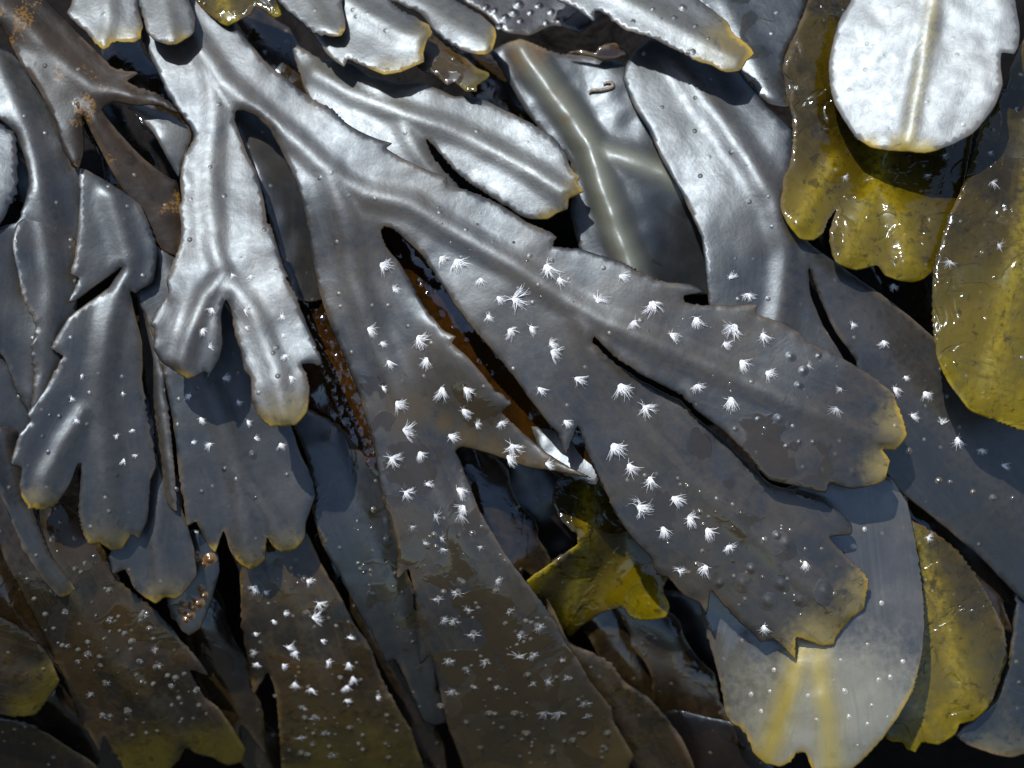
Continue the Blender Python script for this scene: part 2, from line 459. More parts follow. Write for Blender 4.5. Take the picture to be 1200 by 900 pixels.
    me = bpy.data.meshes.new('blade')
    me.from_pydata([v - base for v in top + bot], [], faces)
    me.shade_smooth(); me.materials.append(M[mat])
    inv = list(range(k)) + [i for i in range(k) if not bnd[i]]
    for nm, arr in (('tip', tip), ('edge', edge), ('rib', rib), ('olive', field(olives)), ('wet', field(wets)), ('lu', lu), ('lv', lv)):
        at = me.attributes.new(nm, 'FLOAT', 'POINT'); at.data.foreach_set('value', arr[inv].astype(np.float32))
    root = bpy.data.objects.new(name, None); COL.objects.link(root); root.location = base
    root.empty_display_size = 0.005
    tag(root, label, 'seaweed', 'fronds of toothed seaweed heaped on the rock')
    bl = bpy.data.objects.new('blade', me); COL.objects.link(bl); bl.parent = root
    fr.root = root; fr.base = base; fr.pts = pts; fr.w = w; fr.h = h; fr.mat = M[mat]; fr.de = de
    FRONDS.append(fr)
    return fr

def surf(fr, x, y):
    d = (fr.pts[:, 0] - x) ** 2 + (fr.pts[:, 1] - y) ** 2
    ii = np.argsort(d)[:14]
    A = np.c_[np.ones(len(ii)), fr.pts[ii, 0] - x, fr.pts[ii, 1] - y]
    s = np.linalg.lstsq(A, fr.w[ii], rcond=None)[0]
    w = float(s[0]) + float(fr.h[ii].max())
    nv = (UX * -float(s[1]) + VY * float(s[2]) + NZ).normalized()
    return P(x, y, w), nv

# ---- small parts: hair tufts, blisters
def tuft_mesh(seed, mat, n=66, wide=0.62, flat=1.0):
    r = random.Random(seed); vs = []; fs = []
    bun = [(r.gauss(0, wide), r.gauss(0, 0.9), r.uniform(0.7, 1.15)) for _ in range(5)]
    for k in range(n):
        b0, bc, bl = r.choice(bun)
        az = b0 + r.gauss(0, 0.22); L = r.uniform(6, 17) * bl; el = r.uniform(0.05, 0.75) * flat
        if r.random() < 0.05: az = r.uniform(-3.1, 3.1); L *= 0.6
        curl = bc + r.gauss(0, 0.35); wd = r.uniform(0.22, 0.40)
        p = Vector((r.uniform(-1.5, 1.5), r.uniform(-1.8, 1.8), 0)); prev = None
        for s in range(5):
            t = s / 4
            d = Vector((math.cos(az + curl * t), math.sin(az + curl * t), math.tan(el) * (1 - 1.6 * t)))
            side = Vector((-math.sin(az), math.cos(az), 0)) * wd * (1 - 0.75 * t)
            up = Vector((0, 0, wd * 0.8 * (1 - 0.7 * t)))
            i0 = len(vs); vs += [p + side, p - side, p + up]
            if prev is not None:
                for e in range(3):
                    f = (e + 1) % 3
                    fs.append((prev + e, prev + f, i0 + f, i0 + e))
            prev = i0
            p = p + d.normalized() * (L / 4)
            p.z = max(p.z, 0.3)
    me = bpy.data.meshes.new('hair_tuft'); me.from_pydata([v * S for v in vs], [], fs)
    me.materials.append(mat)
    return me
TUFTS = [tuft_mesh(100 + i, mh, wide=(0.45, 0.6, 0.75, 0.95)[i % 4]) for i in range(18)]
WETTUFTS = [tuft_mesh(200 + i, mhw, 34, 1.0, 0.35) for i in range(6)]

def dome_mesh(name, r, hgt, mat, seg=12, rings=6, soft=True):
    vs = [Vector((0, 0, hgt))]; fs = []
    for a in range(1, rings + 1):
        t = a / rings * (1.9 if soft else math.pi / 2)
        if soft:
            for q in range(seg):
                p = q / seg * 2 * math.pi
                vs.append(Vector((r * t * math.cos(p), r * t * math.sin(p) * 0.9, hgt * math.exp(-t * t * 1.25) - (0.6 if a == rings else 0.1))))
            continue
        for q in range(seg):
            p = q / seg * 2 * math.pi
            k = 1 + 0.12 * math.sin(p * 2 + 1) * math.sin(t)
            vs.append(Vector((r * math.sin(t) * math.cos(p) * k, r * math.sin(t) * math.sin(p) * k, hgt * math.cos(t) - (0.8 if a == rings else 0))))
    for q in range(seg): fs.append((0, 1 + q, 1 + (q + 1) % seg))
    for a in range(rings - 1):
        for q in range(seg):
            b0 = 1 + a * seg; b1 = b0 + seg; q2 = (q + 1) % seg
            fs.append((b0 + q, b1 + q, b1 + q2, b0 + q2))
    me = bpy.data.meshes.new(name); me.from_pydata([v * S for v in vs], [], fs); me.shade_smooth()
    me.materials.append(mat)
    return me
DOMES = {}
PR = random.Random(5)
def put_part(fr, me, name, x, y, ang, sc_, lift=0.0):
    p, n = surf(fr, x, y)
    o = bpy.data.objects.new(name, me); COL.objects.link(o); o.parent = fr.root
    q = n.to_track_quat('Z', 'Y').to_matrix().to_4x4()
    # in-plane angle measured on the rock face: 0 = right, -90 = down
    o.matrix_local = Matrix.Translation(p - fr.base + n * lift * S) @ q @ Matrix.Rotation(ang, 4, 'Z') @ Matrix.Scale(sc_, 4)
    return o

TOFF = None
def tufts(fr, lst, size=1.0, tile=(0, 0), z=3.0, dirdeg=-55, wet=False):
    for i in range(0, len(lst), 2):
        x = tile[0] + lst[i] / z; y = tile[1] + lst[i + 1] / z
        # frame of to_track_quat: measure where local X falls on the face
        p, n = surf(fr, x, y)
        qm = n.to_track_quat('Z', 'Y').to_matrix()
        lx = qm @ Vector((1, 0, 0)); a0 = math.atan2(lx.dot(VY), lx.dot(UX))
        ang = math.radians(dirdeg + PR.gauss(0, 40)) - a0
        put_part(fr, PR.choice(WETTUFTS if wet else TUFTS), 'hair_tuft', x, y, ang, size * PR.uniform(0.6, 1.15), 0.2)

def blisters(fr, lst, size=1.0, tile=(0, 0), z=3.0, name='blister', mat=None):
    key = (mat or fr.mat).name
    if key not in DOMES: DOMES[key] = [dome_mesh('blister', 4.2 if mat is None else 2.6, 2.0 if mat is None else 2.4, mat or fr.mat), dome_mesh('blister', 5.4 if mat is None else 3.2, 1.7 if mat is None else 2.0, mat or fr.mat)]
    for i in range(0, len(lst), 2):
        put_part(fr, PR.choice(DOMES[key]), name, tile[0] + lst[i] / z, tile[1] + lst[i + 1] / z, PR.uniform(0, 6), size * PR.uniform(0.7, 1.25))
#FRONDS_HERE

def scatter(fr, poly, n, size, seed, mat):
    """loose, uneven rows of small pustules following the blade"""
    r = random.Random(seed); pa = np.array([(poly[i], poly[i + 1]) for i in range(0, len(poly), 2)], float)
    lo, hi = pa.min(0), pa.max(0); out = []
    while len(out) < 2 * n:
        x, y = r.uniform(lo[0], hi[0]), r.uniform(lo[1], hi[1])
        if noise.noise(Vector((x / 30, y / 30, seed))) < -0.1: continue
        if inside(np.array([[x, y]]), [tuple(p) for p in pa])[0]: out += [x, y]
    for i in range(n): blisters(fr, out[2*i:2*i+2], size * r.choice((0.4, 0.55, 0.7, 0.9)), (0, 0), 1.0, mat=mat)
# ------------------------------------------------------------------ the fronds, outlines in traced units
# ---- the big forked frond across the middle
main = frond('largest frond, grey and forked, sweeping across the middle with many white hair tufts', 'main', [
 163,37, 175,65, 188,92, 195,110, 205,125, 222,148, 228,160, 215,185, 211,210, 213,235, 209,243, 212,262, 211,285, 207,297, 195,328, 198,343, 186,360, 177,379, 181,386, 180,410,
 190,425, 200,432, 220,444, 233,440, 241,435, 244,443, 257,423, 261,400, 260,367, 265,352, 272,367, 275,393, 283,417, 286,434, 294,443,
 295,470, 305,490, 317,500, 333,499, 347,498, 360,483, 363,460, 361,443, 355,427, 376,428, 375,417, 367,397, 360,380, 353,363, 347,347, 342,337,
 335,325, 339,325, 333,313, 328,297, 317,263, 314,262, 310,237, 302,203, 290,180, 282,157, 275,140, 278,130, 288,131, 300,137, 317,153, 333,183, 347,213, 357,247, 362,273,
 365,297, 368,320, 377,353, 388,385, 400,412, 420,460, 433,507, 440,533, 448,587, 458,605, 467,643, 465,680, 479,667, 487,700, 488,740,
 492,778, 505,768, 515,807, 523,847, 543,900, 560,960, 700,980, 745,940, 737,900, 743,886, 720,847, 716,829, 693,800, 674,766, 663,753, 647,723, 633,703,
 613,677, 593,650, 577,623, 563,600, 550,567, 540,540, 534,529, 543,524, 577,533, 617,547, 653,553, 693,560, 667,547, 640,530, 613,507, 597,493,
 588,482, 600,472, 580,457, 567,440, 547,417, 530,402, 535,395, 520,387, 503,367, 490,347, 480,327, 468,307, 455,293, 447,275, 450,265, 462,270,
 477,283, 495,300, 513,327, 533,357, 550,380, 570,403, 587,423, 603,443, 617,463, 630,480, 643,497, 653,507, 663,533, 677,500, 687,527,
 697,550, 710,577, 720,600, 740,630, 762,653, 770,673, 783,677, 800,697, 820,707, 828,721, 833,692, 843,703, 860,723, 883,743, 892,753,
 907,748, 920,760, 932,772, 933,747, 950,752, 965,757, 977,755, 982,743, 1000,723, 1013,713, 1015,697, 1018,683, 1007,667, 990,650, 972,630,
 998,626, 997,613, 980,597, 960,585, 931,574, 903,567, 871,537, 847,513, 817,490, 797,470, 747,443, 715,421, 695,401, 697,395, 716,415, 750,438, 800,464, 820,484, 850,507, 873,530, 901,562, 930,569, 967,578, 973,567,
 1000,573, 1030,567, 1038,560, 1043,540, 1035,527, 1050,527, 1063,510, 1057,487, 1047,463, 1027,445, 1000,427, 973,412, 947,402, 937,390, 913,377,
 886,368, 887,357, 860,358, 820,357, 803,354, 802,347, 824,343, 810,333, 777,330, 753,320, 727,307, 697,297, 680,292, 648,288, 652,277, 633,267, 617,260, 600,248,
 573,233, 547,223, 525,216, 523,208, 497,198, 467,183, 453,174, 460,168, 443,163, 420,153, 400,140, 393,130, 370,118, 353,107, 337,93, 320,80,
 303,63, 287,43, 277,32, 262,10, 215,-12, 170,5],
 [(200,20,6), (235,70,13), (262,125,22), (245,190,27), (240,280,44), (220,420,68), (325,480,88), (310,380,68), (340,120,18), (420,215,26), (400,330,8), (430,430,2),
  (480,530,-2), (545,640,-6), (600,780,-10), (640,930,-30), (600,478,46), (640,528,46), (566,440,30), (577,533,-44), (612,545,-30), (648,552,-8), (545,517,-24), (690,559,16),
  (520,250,27), (640,330,36), (620,430,32), (660,500,30), (740,400,44), (850,400,44), (950,480,48), (1050,500,38), (870,380,36), (740,500,20), (800,590,16), (880,640,14), (960,680,18), (1000,740,16), (850,690,10)],
 ribs=[([215,30, 262,95, 300,130, 345,165, 390,205, 430,228], 6, 10), ([430,228, 480,240, 540,275, 600,310, 660,350, 700,375, 760,400, 830,430, 900,460, 970,490, 1040,515], 6.5, 10),
       ([240,60, 252,130, 246,200, 252,290, 265,335], 4, 9), ([262,320, 240,345, 225,385, 212,430], 6, 8), ([268,330, 300,370, 322,430, 333,490], 4, 9),
       ([385,200, 405,260, 415,330, 440,400, 475,480, 505,560, 545,640, 590,730, 640,830, 680,940], 6, 11),
       ([680,370, 715,440, 765,510, 830,580, 900,640, 950,690, 990,725], 5.5, 10)],
 tips=[(1062,500,38), (1040,548,30), (1000,735,48), (958,757,40), (1016,690,26), (215,445,14), (335,502,40)],
 olives=[(577,530,20), (610,541,20), (640,547,20), (670,555,20), (548,516,16), (520,495,14), (640,960,130), (560,940,110), (700,900,90), (480,480,26)], wets=[(480,560,60), (530,660,90), (600,780,120), (445,470,40), (560,470,40), (770,600,40), (860,620,70), (920,680,50), (870,580,60), (900,540,50), (960,560,40), (830,520,30), (980,700,30), (600,860,80), (520,880,60), (700,860,60)],
 geo=42, step=5.0, wave=1.6, droop=1.5, ruffle=1.8, thick=1.9)
E = (400, 300)
tufts(main, [490,80, 405,15, 550,145, 605,150, 515,210, 590,260, 665,250, 735,310, 720,35, 765,80, 980,70, 900,160, 1090,165, 1030,230, 1160,275, 825,430, 695,465, 980,455,
             1065,530, 785,580, 955,665, 1010,735, 1085,780, 1165,850, 1045,880, 740,335, 350,5], 1.12, E)
tufts(main, [140,30, 185,120, 95,255, 140,305, 165,370, 270,285, 300,360, 145,460, 195,515, 355,465, 435,465, 430,540, 475,590, 560,585, 220,610, 275,690, 175,710,
             225,830, 300,800, 380,630, 600,665, 585,705, 720,730, 410,820, 430,880], 0.9, E)
F = (800, 300)
tufts(main, [45,220, 185,245, 280,275, 145,310, 205,370, 295,410, 50,455, 170,500], 1.0, F)
tufts(main, [555,465, 540,535, 440,385], 0.7, F, wet=True)
I = (800, 600); H = (400, 600)
tufts(main, [20,20, 85,60, 160,120, 80,190, 285,400, 430,175], 1.0, I)
tufts(main, [1130,55, 1185,205], 1.0, H)
tufts(main, [250,50, 290,110, 350,90, 360,130, 490,120, 330,10, 420,10, 545,240, 340,300, 410,280, 440,345, 590,345, 355,375, 400,380, 465,425, 635,430, 690,400, 670,500,
             620,510, 510,525, 380,520, 435,555, 780,525, 790,580, 460,615, 550,615, 395,630, 670,600, 720,595, 860,670, 865,715, 770,705, 720,705], 0.75, H, wet=True)
blisters(main, [340,300, 410,280, 440,345, 590,345, 355,375, 400,380, 465,425, 635,430, 690,400, 670,500, 620,510, 510,525, 380,520, 435,555, 780,525, 790,580, 460,615, 550,615, 395,630, 670,600, 720,595, 860,670, 865,715, 770,705, 720,705], 0.8, H, mat=MBLIS)
blisters(main, [520,710, 565,760, 610,710, 650,780, 850,780, 935,780, 815,805, 745,840, 490,830, 350,685, 440,740, 930,835], 1.1, H, mat=MBLIS)
blisters(main, [265,575, 340,575, 185,610, 365,670, 460,655, 410,655, 540,700, 425,745, 600,760, 380,355, 425,405, 410,455, 480,350], 0.75, F)
blisters(main, [335,85, 240,200, 300,315, 345,255, 210,250, 130,250, 365,110, 410,310, 500,280], 1.5, I)
D = (0, 300)
tufts(main, [815,65, 880,70, 860,190, 865,250, 990,210, 995,275, 1000,350, 745,185, 710,260, 735,320, 1020,425], 0.6, D)

# ---- top row of tips
frond('small silvery tip with yellow rim at the upper left, beside a black gap', 'silver', [78,15, 88,27, 100,37, 115,55, 125,57, 132,50, 147,50, 163,47, 168,30, 163,10, 160,-30, 90,-30, 83,8],
 [(120,-20,22), (120,50,34), (90,20,28), (160,30,32)], ribs=[[125,-20, 128,20, 122,50]], tips=[(128,55,22), (155,48,20)], riba=3, ribw=7)
frond('narrow rounded silvery tip hanging over the broad base of the largest frond', 'silver', [160,-30, 162,0, 167,17, 172,37, 182,48, 197,53, 207,52, 223,43, 228,37, 229,20, 222,0, 215,-30],
 [(190,-25,30), (197,50,46), (170,20,38), (226,20,40)], ribs=[[190,-20, 195,10, 203,45]], tips=[(210,50,16)], riba=3, ribw=7)
frond('olive seaweed tip partly hidden between two silvery tips at the top edge', 'olive', [215,-30, 227,0, 240,13, 257,27, 267,31, 280,24, 293,18, 300,8, 322,21, 330,17, 324,0, 318,-30],
 [(260,-25,10), (265,30,24), (300,5,28), (325,15,30)], ribs=[[255,-20, 265,25]], tips=[(268,30,12), (325,18,12)], riba=3, ribw=7)
frond('blistered pale silver tip at the top edge, overlapping a wider notched tip', 'silver', [318,-30, 325,0, 337,13, 352,25, 370,40, 388,43, 400,42, 406,33, 402,12, 398,-30],
 [(350,-25,26), (372,38,44), (400,40,48), (395,0,36)], ribs=[[350,-20, 385,38]], tips=[(400,40,10)], riba=2, ribw=7)
frond('wide notched silver tip with yellow edge near the top, left of centre', 'silver', [355,25, 370,45, 385,66, 403,79, 408,70, 423,77, 450,88, 470,85, 479,81, 497,73, 496,62, 500,50, 507,38, 503,30, 487,20, 467,10, 457,0, 440,-35, 350,-35],
 [(390,-30,16), (400,40,26), (450,80,40), (500,40,38), (460,10,28)], ribs=[([380,-20, 420,10, 470,38, 505,46], 5, 9)], tips=[(505,45,26), (455,88,24), (485,80,18)])
frond('grey blunt tip behind the wide notched tip, beside brown blistered weed', 'silver', [440,-30, 457,0, 490,15, 507,35, 525,50, 547,62, 567,65, 577,60, 582,43, 580,33, 567,20, 547,8, 527,-5, 515,-30],
 [(470,-25,-12), (520,30,10), (575,55,22), (575,30,16)], ribs=[[470,-15, 530,28, 575,50]], tips=[(582,48,16), (570,64,14)], riba=3)
frond('wet brownish tip with yellow edge below the grey blunt tip', 'murky', [470,50, 490,80, 513,90, 523,100, 533,97, 547,107, 558,108, 560,100, 573,92, 573,85, 560,80, 547,68, 520,45, 495,35],
 [(480,45,0), (520,85,14), (570,95,24), (545,65,6)], ribs=[[485,50, 565,92]], tips=[(572,92,22), (552,108,18)], riba=3)
frond('forked silver frond with yellow tip lying above the largest frond', 'silver', [340,50, 375,68, 410,73, 433,87, 467,97, 497,97, 533,113, 547,112, 573,120, 600,133, 627,147, 647,160, 663,180, 668,197, 680,207, 676,214, 684,225, 667,233,
 665,245, 653,250, 642,257, 620,257, 600,247, 573,230, 550,215, 533,200, 513,177, 500,163, 508,185, 530,210, 560,243, 585,275, 555,280, 500,250, 430,190, 390,150, 362,115],
 [(350,60,-20), (420,110,-2), (480,150,8), (570,150,4), (600,190,14), (670,230,24), (560,250,0), (500,220,2)],
 ribs=[([370,85, 415,110, 477,135, 533,153, 587,180, 633,207, 672,232], 6, 9), ([433,95, 467,133, 485,170, 520,215], 4, 8)], tips=[(680,228,26), (645,257,18)], geo=40)
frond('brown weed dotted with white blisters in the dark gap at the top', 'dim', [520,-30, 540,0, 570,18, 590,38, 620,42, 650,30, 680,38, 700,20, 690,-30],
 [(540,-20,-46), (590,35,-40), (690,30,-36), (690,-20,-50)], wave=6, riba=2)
T7 = FRONDS[-1]
blisters(T7, [580,12, 592,20, 622,14, 602,14, 610,24, 646,13, 632,6, 585,30, 608,4, 570,8, 660,22, 640,26], 0.8, (0, 0), 1.0)
frond('notched silver frond at the top edge with olive blunt tip pointing right', 'silver', [640,-30, 653,0, 673,10, 690,22, 697,26, 698,13, 710,17, 720,27, 737,37, 758,43, 770,48, 783,55, 800,63, 817,72, 833,77, 850,85, 868,83, 875,72, 884,63,
 877,53, 857,37, 853,27, 837,13, 820,0, 790,-35],
 [(700,-25,18), (760,20,32), (870,75,48), (820,5,34)], ribs=[([690,-25, 760,12, 820,45, 870,72], 3.5, 8)], tips=[(880,66,30), (850,60,40)])
T6 = FRONDS[-1]
blisters(T6, [765,10, 775,22, 790,20, 815,30, 742,25, 800,8, 830,45, 812,60], 0.55, (0, 0), 1.0)
frond('dim bluish frond in the shade behind the olive blunt tip, top right', 'blue', [810,-20, 945,-20, 935,35, 920,60, 917,85, 926,125, 900,122, 868,92, 850,60, 830,20],
 [(850,0,-30), (920,0,-24), (910,110,-8), (870,90,-14)], ribs=[[850,0, 905,110]], riba=3)

# ---- dark frond with the thick pale stipe
stem = frond('dark blue-grey frond with thick pale ridged midrib in the upper middle', 'stipe', [575,60, 588,83, 605,113, 617,133, 640,160, 668,190, 672,220, 668,250, 678,290, 700,330, 770,340, 830,345, 835,300, 815,230, 800,180, 760,110, 735,75, 700,66, 650,62, 610,45],
 [(590,60,-46), (660,80,-40), (740,100,-34), (690,180,-32), (780,230,-28), (690,280,-30), (740,320,-24), (810,320,-60)], ribs=[([606,40, 618,68, 640,98, 667,135, 692,172, 705,215, 722,268, 735,300, 750,340], 14, 15), ([692,172, 715,180, 745,190, 775,202, 810,225], 9, 8.8)], tips=[(618,62,26), (650,112,7), (664,138,7)], wave=4, droop=2, riba=0, crink=2.0)
# ---- silver frond right of the stipe
r4 = frond('broad silver frond right of the thick stipe, running down into shadow with a torn slit', 'slate', [735,72, 760,45, 800,40, 845,60, 870,90, 897,123, 928,153, 927,185, 920,220, 928,260, 952,288, 1000,322, 1050,358, 1100,400, 1150,450, 1210,500, 1260,560, 1260,730, 1200,705, 1150,655, 1100,612,
 1050,572, 1020,520, 1003,470, 1003,424, 978,388, 960,350, 948,315, 950,345, 965,382, 990,424, 975,470, 900,470, 845,410, 830,353, 825,300, 821,277, 800,230, 777,190, 760,153, 747,133, 737,113, 730,93],
 [(780,60,-28), (850,110,-8), (800,180,-10), (900,180,18), (870,260,18), (890,350,18), (990,330,-2), (1000,400,-6), (1060,440,-8), (1100,400,-32), (1150,520,-16), (1220,560,-40), (1100,580,-26), (1200,680,-44)],
 ribs=[([790,60, 830,120, 870,175, 908,235, 922,290, 920,340, 910,400], 7, 11), ([945,300, 1010,370, 1080,460, 1160,560, 1230,640], 4, 14)], geo=60, wave=2, tips=(), teeth=0.8)
tufts(r4, [165,75, 230,135, 595,240, 705,300, 850,480, 805,560], 0.7, F)
tufts(r4, [780,425, 745,465, 910,590, 965,640, 1050,680, 1125,735, 740,100], 0.85, F)
blisters(r4, [795,685, 900,790, 940,795, 1020,830, 1090,850, 1160,850], 1.0, F, mat=MBLIS)
# ---- upper right
r2 = frond('olive yellow lobed frond hanging behind the round bright tip, top right', 'olive', [945,-40, 947,0, 933,37, 922,60, 917,80, 922,110, 928,140, 928,173, 920,203, 915,233, 915,247, 923,263, 937,280, 953,282, 965,273, 971,258, 980,246, 974,262, 972,280, 975,300, 983,310, 1003,317,
 1020,313, 1028,312, 1037,323, 1053,329, 1070,331, 1083,327, 1094,317, 1110,280, 1128,225, 1140,160, 1150,60, 1150,-40],
 [(950,-30,-18), (1100,-30,-20), (935,60,14), (925,140,4), (940,270,30), (1000,180,10), (1000,310,30), (1070,325,34), (1110,220,18)],
 ribs=[([1000,60, 1033,177, 1028,215, 1003,270, 995,312], 5, 9), ([1030,215, 1052,255, 1065,326], 5, 8), ([975,190, 955,222, 938,262], 5, 7)],
 tips=[(938,278,26), (1000,316,26), (1062,330,30)], olives=[(940,250,50), (1030,280,70)], wave=5, crink=1.5)
tufts(r2, [860,615, 920,545, 570,620], 0.6, (800, 0), wet=True)
r3 = frond('large wet yellow-olive frond at the right edge, narrowing upward', 'olive', [1215,20, 1197,50, 1183,80, 1177,100, 1160,133, 1147,153, 1140,183, 1130,213, 1113,250, 1098,297, 1093,320, 1092,353, 1093,383, 1097,417, 1110,447, 1127,470, 1137,482, 1160,490, 1180,498, 1200,505, 1240,508, 1300,480, 1310,250, 1280,20],
 [(1230,30,14), (1160,150,32), (1250,150,34), (1110,300,46), (1200,300,52), (1120,460,62), (1200,495,66), (1290,400,48)],
 ribs=[([1235,40, 1215,200, 1190,330, 1165,420, 1155,490], 5, 11)], tips=[(1150,494,46), (1200,508,56), (1100,440,24)], olives=[(1150,420,110), (1200,380,90)], wave=7, thick=2.2)
tufts(r3, [1080,535, 1130,740, 1110,860, 1170,380, 1090,640, 1190,260], 0.6, (800, 0), wet=True)
tufts(r3, [940,20], 0.8, F, wet=True)
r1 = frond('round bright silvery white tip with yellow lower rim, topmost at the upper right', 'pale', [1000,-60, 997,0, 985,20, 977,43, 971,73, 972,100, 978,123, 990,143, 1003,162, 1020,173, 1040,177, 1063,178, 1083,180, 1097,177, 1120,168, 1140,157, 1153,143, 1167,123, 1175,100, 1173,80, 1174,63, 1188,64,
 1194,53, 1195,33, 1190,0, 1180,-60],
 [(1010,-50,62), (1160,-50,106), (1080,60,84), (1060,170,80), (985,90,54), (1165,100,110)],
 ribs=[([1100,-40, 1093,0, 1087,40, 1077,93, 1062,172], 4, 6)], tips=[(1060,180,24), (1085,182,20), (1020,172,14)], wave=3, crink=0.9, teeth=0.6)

# ---- upper left
l1 = frond('dark brown frond with orange encrusting patches across the upper left corner', 'brown', [-50,-60, 40,-40, 55,0, 67,13, 83,30, 100,47, 117,63, 133,80, 145,82, 162,87, 150,95, 160,102, 180,108, 200,120, 210,132, 200,131, 187,123, 167,124, 150,122, 135,120, 120,128, 133,147, 153,170, 170,187, 187,200, 207,213, 213,233, 216,260, 214,283, 207,300,
 187,290, 167,263, 143,223, 123,187, 107,155, 97,136, 99,173, 93,198, 83,190, 72,170, 63,140, 50,113, 37,93, 20,67, 0,30, -50,10],
 [(-20,-30,44), (60,60,36), (100,120,34), (85,180,26), (150,100,40), (205,128,44), (150,200,14), (205,280,4)],
 ribs=[([-10,-10, 60,60, 110,105, 150,115], 5, 10), ([105,130, 150,190, 190,250], 3, 10)], geo=40, wave=3, droop=3)
frond('small silver curled scrap with tan rim tucked beside the bright forked lobe', 'silver', [150,122, 175,126, 200,134, 224,152, 223,168, 210,208, 196,186, 182,160, 166,140],
 [(160,125,10), (215,150,18), (208,200,14), (185,160,20)], riba=0, wave=2, tips=())
frond('leftmost slate-blue frond with a tan torn edge at the left border', 'slate', [-50,110, 5,148, 18,157, 20,175, 21,195, 20,225, 10,245, 0,264, -50,300],
 [(-40,150,-6), (10,170,6), (10,230,4), (-40,270,-4)], riba=0, wave=2)
l2 = frond('long slate-blue frond at the left border with a narrow black slit', 'slate', [-60,40, 10,60, 30,80, 55,115, 70,150, 85,195, 98,200, 100,240, 95,300, 90,330, 84,356, 72,392, 60,412, 52,462, 36,486, 20,460, 0,413, -60,370, -60,300, 5,265, 22,258, 33,217, 30,190, 20,160, 0,140, -60,120],
 [(0,80,4), (60,160,-2), (60,250,-6), (50,350,-14), (30,470,-20), (-40,380,-10), (-40,100,6)], ribs=[([0,70, 40,180, 60,280, 50,380, 38,460], 5, 10)], wave=4, geo=60)
frond('slate blade with a curled brown edge over the long slate-blue frond, left', 'slate', [20,262, 14,290, 20,320, 27,350, 38,372, 42,385, 37,410, 40,440, 36,488, 60,470, 80,420, 90,360, 92,300, 80,262, 50,240],
 [(50,250,-6), (20,320,4), (40,385,6), (38,470,2), (80,350,0)], ribs=[([50,250, 62,330, 58,400, 44,470], 4, 8)], wave=3)
frond('narrow slate blade tucked behind the three-tipped left frond, ragged at its end', 'slate', [0,500, 20,505, 30,540, 40,600, 60,650, 90,690, 70,700, 50,680, 25,640, 5,590, -20,540],
 [(10,510,-14), (30,590,-16), (80,690,-14), (10,580,-10)], ribs=[([8,510, 30,590, 75,685], 4, 7)], tips=[(85,697,14)], wave=2.5)
frond('narrow slate blade between the two three-tipped fronds, half hidden', 'slate', [160,330, 176,345, 190,420, 198,480, 204,540, 208,600, 196,590, 188,560, 180,500, 170,440],
 [(168,340,-16), (185,430,-12), (202,590,-10), (180,500,-18)], ribs=[([168,340, 186,440, 200,580], 4, 6)], wave=2)
frond('dim slate frond at the left border below the long slate-blue one', 'slate', [-60,340, 0,395, 28,455, 50,480, 40,540, 50,580, 60,640, 0,600, -60,560],
 [(-40,380,-36), (20,470,-28), (50,610,-40), (-40,540,-40)], riba=0, wave=3)
l3 = frond('slate frond with three blunt pale tips and a torn brown rip, left side', 'slate', [95,197, 130,215, 165,240, 185,290, 180,330, 165,340, 158,345, 153,341, 160,373, 167,400, 168,443, 173,487, 180,520, 183,547, 177,563, 175,590, 173,610, 163,632, 154,627, 143,643, 130,645, 117,637, 103,637, 95,617, 92,600, 94,567, 95,543, 90,547, 83,567, 67,590, 53,597, 33,595,
 23,573, 25,548, 12,544, 23,510, 35,493, 32,485, 50,460, 63,437, 73,417, 60,407, 80,372, 100,357, 127,337, 142,315, 133,321, 113,335, 87,354, 80,353, 92,327, 83,320, 88,300, 90,283, 93,233],
 [(110,220,16), (130,300,14), (120,370,14), (100,345,10), (110,450,12), (50,560,12), (130,600,8), (165,500,2), (170,600,-2), (40,480,8)],
 ribs=[([130,230, 150,300, 128,380, 115,460, 125,540, 125,635], 6, 10), ([98,485, 75,520, 55,560, 48,595], 6, 8)], tips=[(42,600,30), (120,645,34), (140,645,26)], geo=45)
tufts(l3, [430,480, 250,500, 285,420, 465,610, 410,630, 265,575, 435,715, 480,700], 0.5, D)
blisters(l3, [210,565, 175,560, 150,635, 410,770, 170,690], 0.45, D)
l4 = frond('slate frond with three yellowish tips between the forked bright lobe and tufted dark frond', 'slate', [150,320, 160,250, 215,290, 290,390, 338,490, 352,530, 363,553, 370,580, 359,613, 358,630, 347,643, 330,647, 320,640, 313,630, 310,657, 293,668, 280,660, 270,647, 262,623, 252,648, 240,633, 230,612, 219,617, 216,595, 210,560, 205,510, 200,480, 185,410, 170,370],
 [(180,290,-4), (190,400,-2), (260,430,-4), (250,520,-4), (225,610,-4), (290,660,0), (345,635,-6), (345,540,-14)],
 ribs=[([190,300, 225,400, 255,480, 280,560, 293,660], 6, 10), ([285,560, 315,600, 335,640], 5, 8)], tips=[(293,672,30), (335,650,28), (250,650,14)])
tufts(l4, [785,430, 835,510, 870,580, 705,570, 670,490, 675,655, 740,660, 895,640, 985,660], 0.62, D)
blisters(l4, [890,700, 1010,770, 790,750, 710,830, 620,820, 900,850], 0.5, D)
frond('small slate lobe with cleft yellow tip hanging between two three-tipped fronds', 'slate', [180,530, 210,560, 215,600, 221,617, 228,643, 231,673, 220,690, 207,702, 193,700, 183,707, 173,703, 157,690, 147,668, 133,672, 128,650, 150,600],
 [(195,550,-20), (150,640,-12), (185,705,2), (225,660,-8)], ribs=[([190,560, 183,633, 193,695], 5, 8)], tips=[(193,705,26), (180,708,18)])
